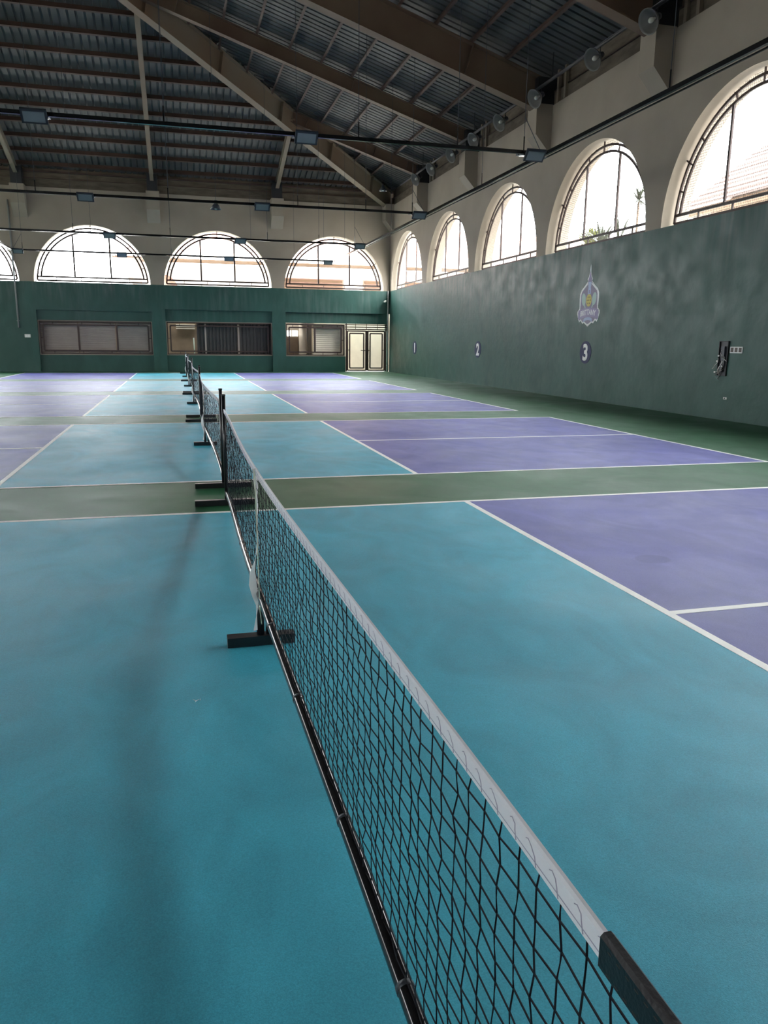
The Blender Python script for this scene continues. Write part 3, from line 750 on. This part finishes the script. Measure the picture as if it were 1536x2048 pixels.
# far wall fittings
sw = empty('switch_plate', (-6.68, YF, 1.555)); tag(sw, 'white switch plate on the green far wall left of the shuttered opening', 'switch')
MB().box(-.12, .12, -.012, 0, -.07, .07).build('plate', 'white', sw)
for u in (-.05, .05): MB().box(u-.03, u+.03, -.018, -.012, -.04, .04).build('rocker', 'crestwhite', sw)
def conduit(name, label, x, y, z0, z1, r=.035):
    root = empty(name, (x, y, z0)); tag(root, label, 'pipe')
    MB().tube([(0, 0, 0), (0, 0, z1-z0)], r, 10).build('tube', 'pipe', root, True)
    for z in (.3, (z1-z0)/2, z1-z0-.3): MB().box(-r-.02, r+.02, -.02, .03, z-.015, z+.015).build('clip', 'pipe', root)
conduit('conduit_pipe', 'grey conduit down the far wall near the left picture edge', -7.0, YF-.04, 1.9, SILL+3.3)
conduit('corner_pipe', 'pale pipe standing in the far right corner of the hall', XR-.10, YF-.07, .02, SILL)
cc = empty('wall_camera', (XR-.22, YF-.1, 3.40)); tag(cc, 'small white security camera high in the far right corner', 'camera')
MB().tube([(0, 0, 0), (-.12, -.16, -.05)], .045, 12).build('body', 'white', cc, True); MB().tube([(0, 0, 0), (.05, .1, .05)], .015, 8).build('bracket', 'white', cc)

# ------------------------------------------------------------------ behind the far wall: gallery, store rooms
gal = struct('floor_gallery'); MB().box(XL, 16, YF+TH, YF+6, -.15, 0).build('slab', 'concrete', gal)
gw = struct('wall_gallery')
MB().box(6.0, 14, YF+1.9, YF+2.1, 0, 3.0).build('back_wall', 'shcream', gw)
MB().box(XL, 4.25, YF+2.6, YF+2.8, 0, 3.1).build('back_wall', 'brown', gw)
MB().box(XL, 4.2, YF+TH, YF+2.15, 3.1, 3.25).build('roof_slab', 'concrete', gw); MB().box(4.2, 6.1, YF+TH, YF+4.35, 3.1, 3.25).build('roof_slab', 'concrete', gw)  # slabs cut short of the rear walls, a gap added to let daylight in
MB().box(4.15, 4.25, YF+TH, YF+5, 0, 3.1).build('side_wall', 'brown', gw)
MB().box(6.05, 6.15, YF+TH, YF+5, 0, 3.1).build('side_wall', 'cream', gw)
mb = MB()  # back wall of the little room, with a two-pane window
y0, y1 = YF+4.8, YF+5.0
mb.box(4.25, 5.35, y0, y1, 0, 3.1); mb.box(6.02, 6.05, y0, y1, 0, 3.1); mb.box(5.35, 6.02, y0, y1, 0, 1.72); mb.box(5.35, 6.02, y0, y1, 2.02, 3.1); mb.box(5.67, 5.70, y0, y1, 1.72, 2.02)
mb.build('room_wall', 'cream', gw)
dp = empty('room_door'); tag(dp, 'tan door inside the little room behind the right grille', 'door')
MB().box(5.38, 6.0, y0-.06, y0-.01, 0, 1.66).build('panel', 'brown', dp); MB().tube([(5.47, y0-.1, .95), (5.55, y0-.1, .95)], .02, 8).build('handle', 'pipe', dp)
lv = empty('lit_louvre'); tag(lv, 'pale slatted louvre inside the dark opening behind the nets', 'louvre')
for k in range(3): MB().box(-.35, .55, YF+2.50, YF+2.58, 1.98+k*.09, 2.02+k*.09).build('slat', 'shcream', lv)
pl = empty('leaning_pole'); tag(pl, 'pale yellow pole standing in the dark opening behind the nets', 'pole')
MB().tube([(.44, YF+.3, .79), (.42, YF+.32, 1.52)], .028, 10).build('shaft', 'strapg', pl, True); MB().tube([(.42, YF+.32, 1.52), (.42, YF+.32, 1.55)], .032, 10).build('cap', 'white', pl, True)

# ------------------------------------------------------------------ outdoors
gnd = tag(MB().box(-120, 120, -60, 160, -.4, -.16).build('ground', 'concrete'), kind='structure')
ter = tag(MB().box(XR+TH+.05, 15.5, -10, 40, -.1, 3.8).build('floor_terrace', 'concrete'), kind='structure')
tag(MB().box(11.25, 13.2, 17.2, 25.5, 3.8, 4.2).build('trim_1', 'concrete'), kind='structure')
fbd = empty('far_building', (0, 45, 0)); tag(fbd, 'pale building with timber soffit and louvred panels behind the far arches', 'building')
MB().box(-2.1, 40, 2.0, 2.3, 0, 5.75).build('front_wall', 'outwhite', fbd); MB().box(-2.1, -1.8, 2.3, 22, 0, 5.75).build('side_wall', 'outwhite', fbd)
MB().box(-3.6, 40, 0, .08, 5.86, 6.08).build('fascia', 'outwhite', fbd); MB().box(-3.6, -3.52, .08, 22, 5.86, 6.08).build('fascia', 'outwhite', fbd)
for k in range(8): MB().box(-3.5, 40, .10+k*.24, .10+k*.24+.215, 5.78, 5.82).build('soffit_board', 'wood', fbd)
for k in range(28): MB().box(-3.5, -2.1, 2.05+k*.7, 2.05+k*.7+.66, 5.78, 5.82).build('soffit_board', 'wood', fbd)
MB().face([(-3.7, -.05, 6.09), (40, -.05, 6.09), (40, 9, 9.2), (5, 9, 9.2)]).face([(-3.7, -.05, 6.09), (5, 9, 9.2), (5, 14, 9.2), (-3.7, 22, 6.09)]).build('roof', 'tile', fbd, fix=False)
for k in range(5):
    x = -1.0+k*5.6
    if x > 3 and x < 12:
        pn = MB().box(x+.6, x+5.0, 1.93, 1.99, 3.6, 5.12).build('louvre_frame', 'tile', fbd)
        for j in range(7): MB().box(x+.7, x+4.9, 1.86, 1.93, 3.72+j*.2, 3.72+j*.2+.14).build('louvre_slat', 'wood', fbd)
MB().prism([(.95*math.cos(t), 3.6+1.5*math.sin(t)) for t in [math.pi*i/16 for i in range(17)]], lambda u, v, d: (u-.9, d, v), 1.9, 2.0).build('arched_door', 'tile', fbd)
nb = empty('tiled_house', (16.0, 0, 0)); tag(nb, 'tiled roof of the neighbouring house outside the nearest arch', 'house')
MB().box(.6, 5.4, -4, 22.4, 0, 5.6).build('wall', 'outwhite', nb)
MB().box(0, .1, -4.5, 22.9, 5.50, 5.74).build('fascia', 'wood', nb); MB().box(.1, .6, -4.5, 22.8, 5.5, 5.55).build('soffit', 'wood', nb)
MB().prism([(.6, 5.6), (5.4, 5.6), (3.2, 7.9)], lambda u, v, d: (u, d, v), 22.2, 22.4).build('gable', 'outwhite', nb)
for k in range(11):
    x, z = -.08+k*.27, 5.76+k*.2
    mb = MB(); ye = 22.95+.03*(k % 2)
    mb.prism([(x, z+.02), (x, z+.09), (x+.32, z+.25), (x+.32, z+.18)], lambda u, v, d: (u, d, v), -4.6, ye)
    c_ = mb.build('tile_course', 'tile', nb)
    MB().box(x-.012, x+.004, -4.6, ye, z+.015, z+.085).build('course_shadow', 'grille', c_)  # dark brown strip painted in as the shadow line under each course
for s_, in ((1,),): MB().face([(2.95, -4.6, 8.0), (2.95, 22.9, 8.0), (5.9, 22.9, 5.6), (5.9, -4.6, 5.6)]).build('rear_slope', 'tile', nb, fix=False)
MB().tube([(2.95, -4.6, 8.0), (2.95, 22.95, 8.0)], .11, 8).build('ridge_cap', 'tile', nb, True)
def spiky(name, label, p, n, ln, m='leaf', stem=0., wd=.035, tilt=(.3, 1.2)):
    root = empty(name, p); tag(root, label, 'plant', None); rnd = random.Random(int(p[1]*100)); mb = MB()
    for k in range(n):
        a = rnd.uniform(0, 6.283); e = rnd.uniform(*tilt); l = ln*rnd.uniform(.7, 1.1)
        d = Vector((math.cos(a)*math.cos(e), math.sin(a)*math.cos(e), math.sin(e))); s = Vector((-math.sin(a), math.cos(a), 0)); pr = None
        for j in range(6):
            t = j/5; c = Vector((0, 0, stem))+d*l*t+Vector((0, 0, -.35*l*t*t)); w = wd*(1-t)*(.6+1.2*t if t < .5 else 1.2)
            cu = (c-s*w, c+s*w)
            if pr: mb.face([pr[0], pr[1], cu[1], cu[0]])
            pr = cu
    tag(mb.build('leaves', m, root, fix=False), kind='stuff')
    MB().tube([(0, 0, 0), (0, 0, max(stem, .08)+.03)], .03, 8).build('stem', 'bark', root, True)
spiky('agave', 'grey green spiky plant at the left foot of the second arch', (11.75, 23.9, 4.2), 40, 1.35, wd=.05, tilt=(.6, 1.4))
spiky('leafy_shrub', 'yellow green leafy shrub outside the second arch', (12.3, 22.3, 4.2), 150, 1.05, 'leafy', .1, .07, (.5, 1.5))
spiky('agave', 'grey green spiky plant before the right bar of the second arch', (11.75, 20.8, 4.2), 40, 1.3, wd=.05, tilt=(.6, 1.4))
spiky('agave', 'small sparse spiky plant by the sill right of the second arch', (11.75, 19.85, 4.2), 16, 1.3, wd=.045, tilt=(1.15, 1.45))
spiky('dracaena', 'tall thin stemmed dracaena with leaf tuft at second arch right side', (11.75, 19.0, 4.2), 40, .6, stem=1.0, wd=.04, tilt=(-.4, 1.4))
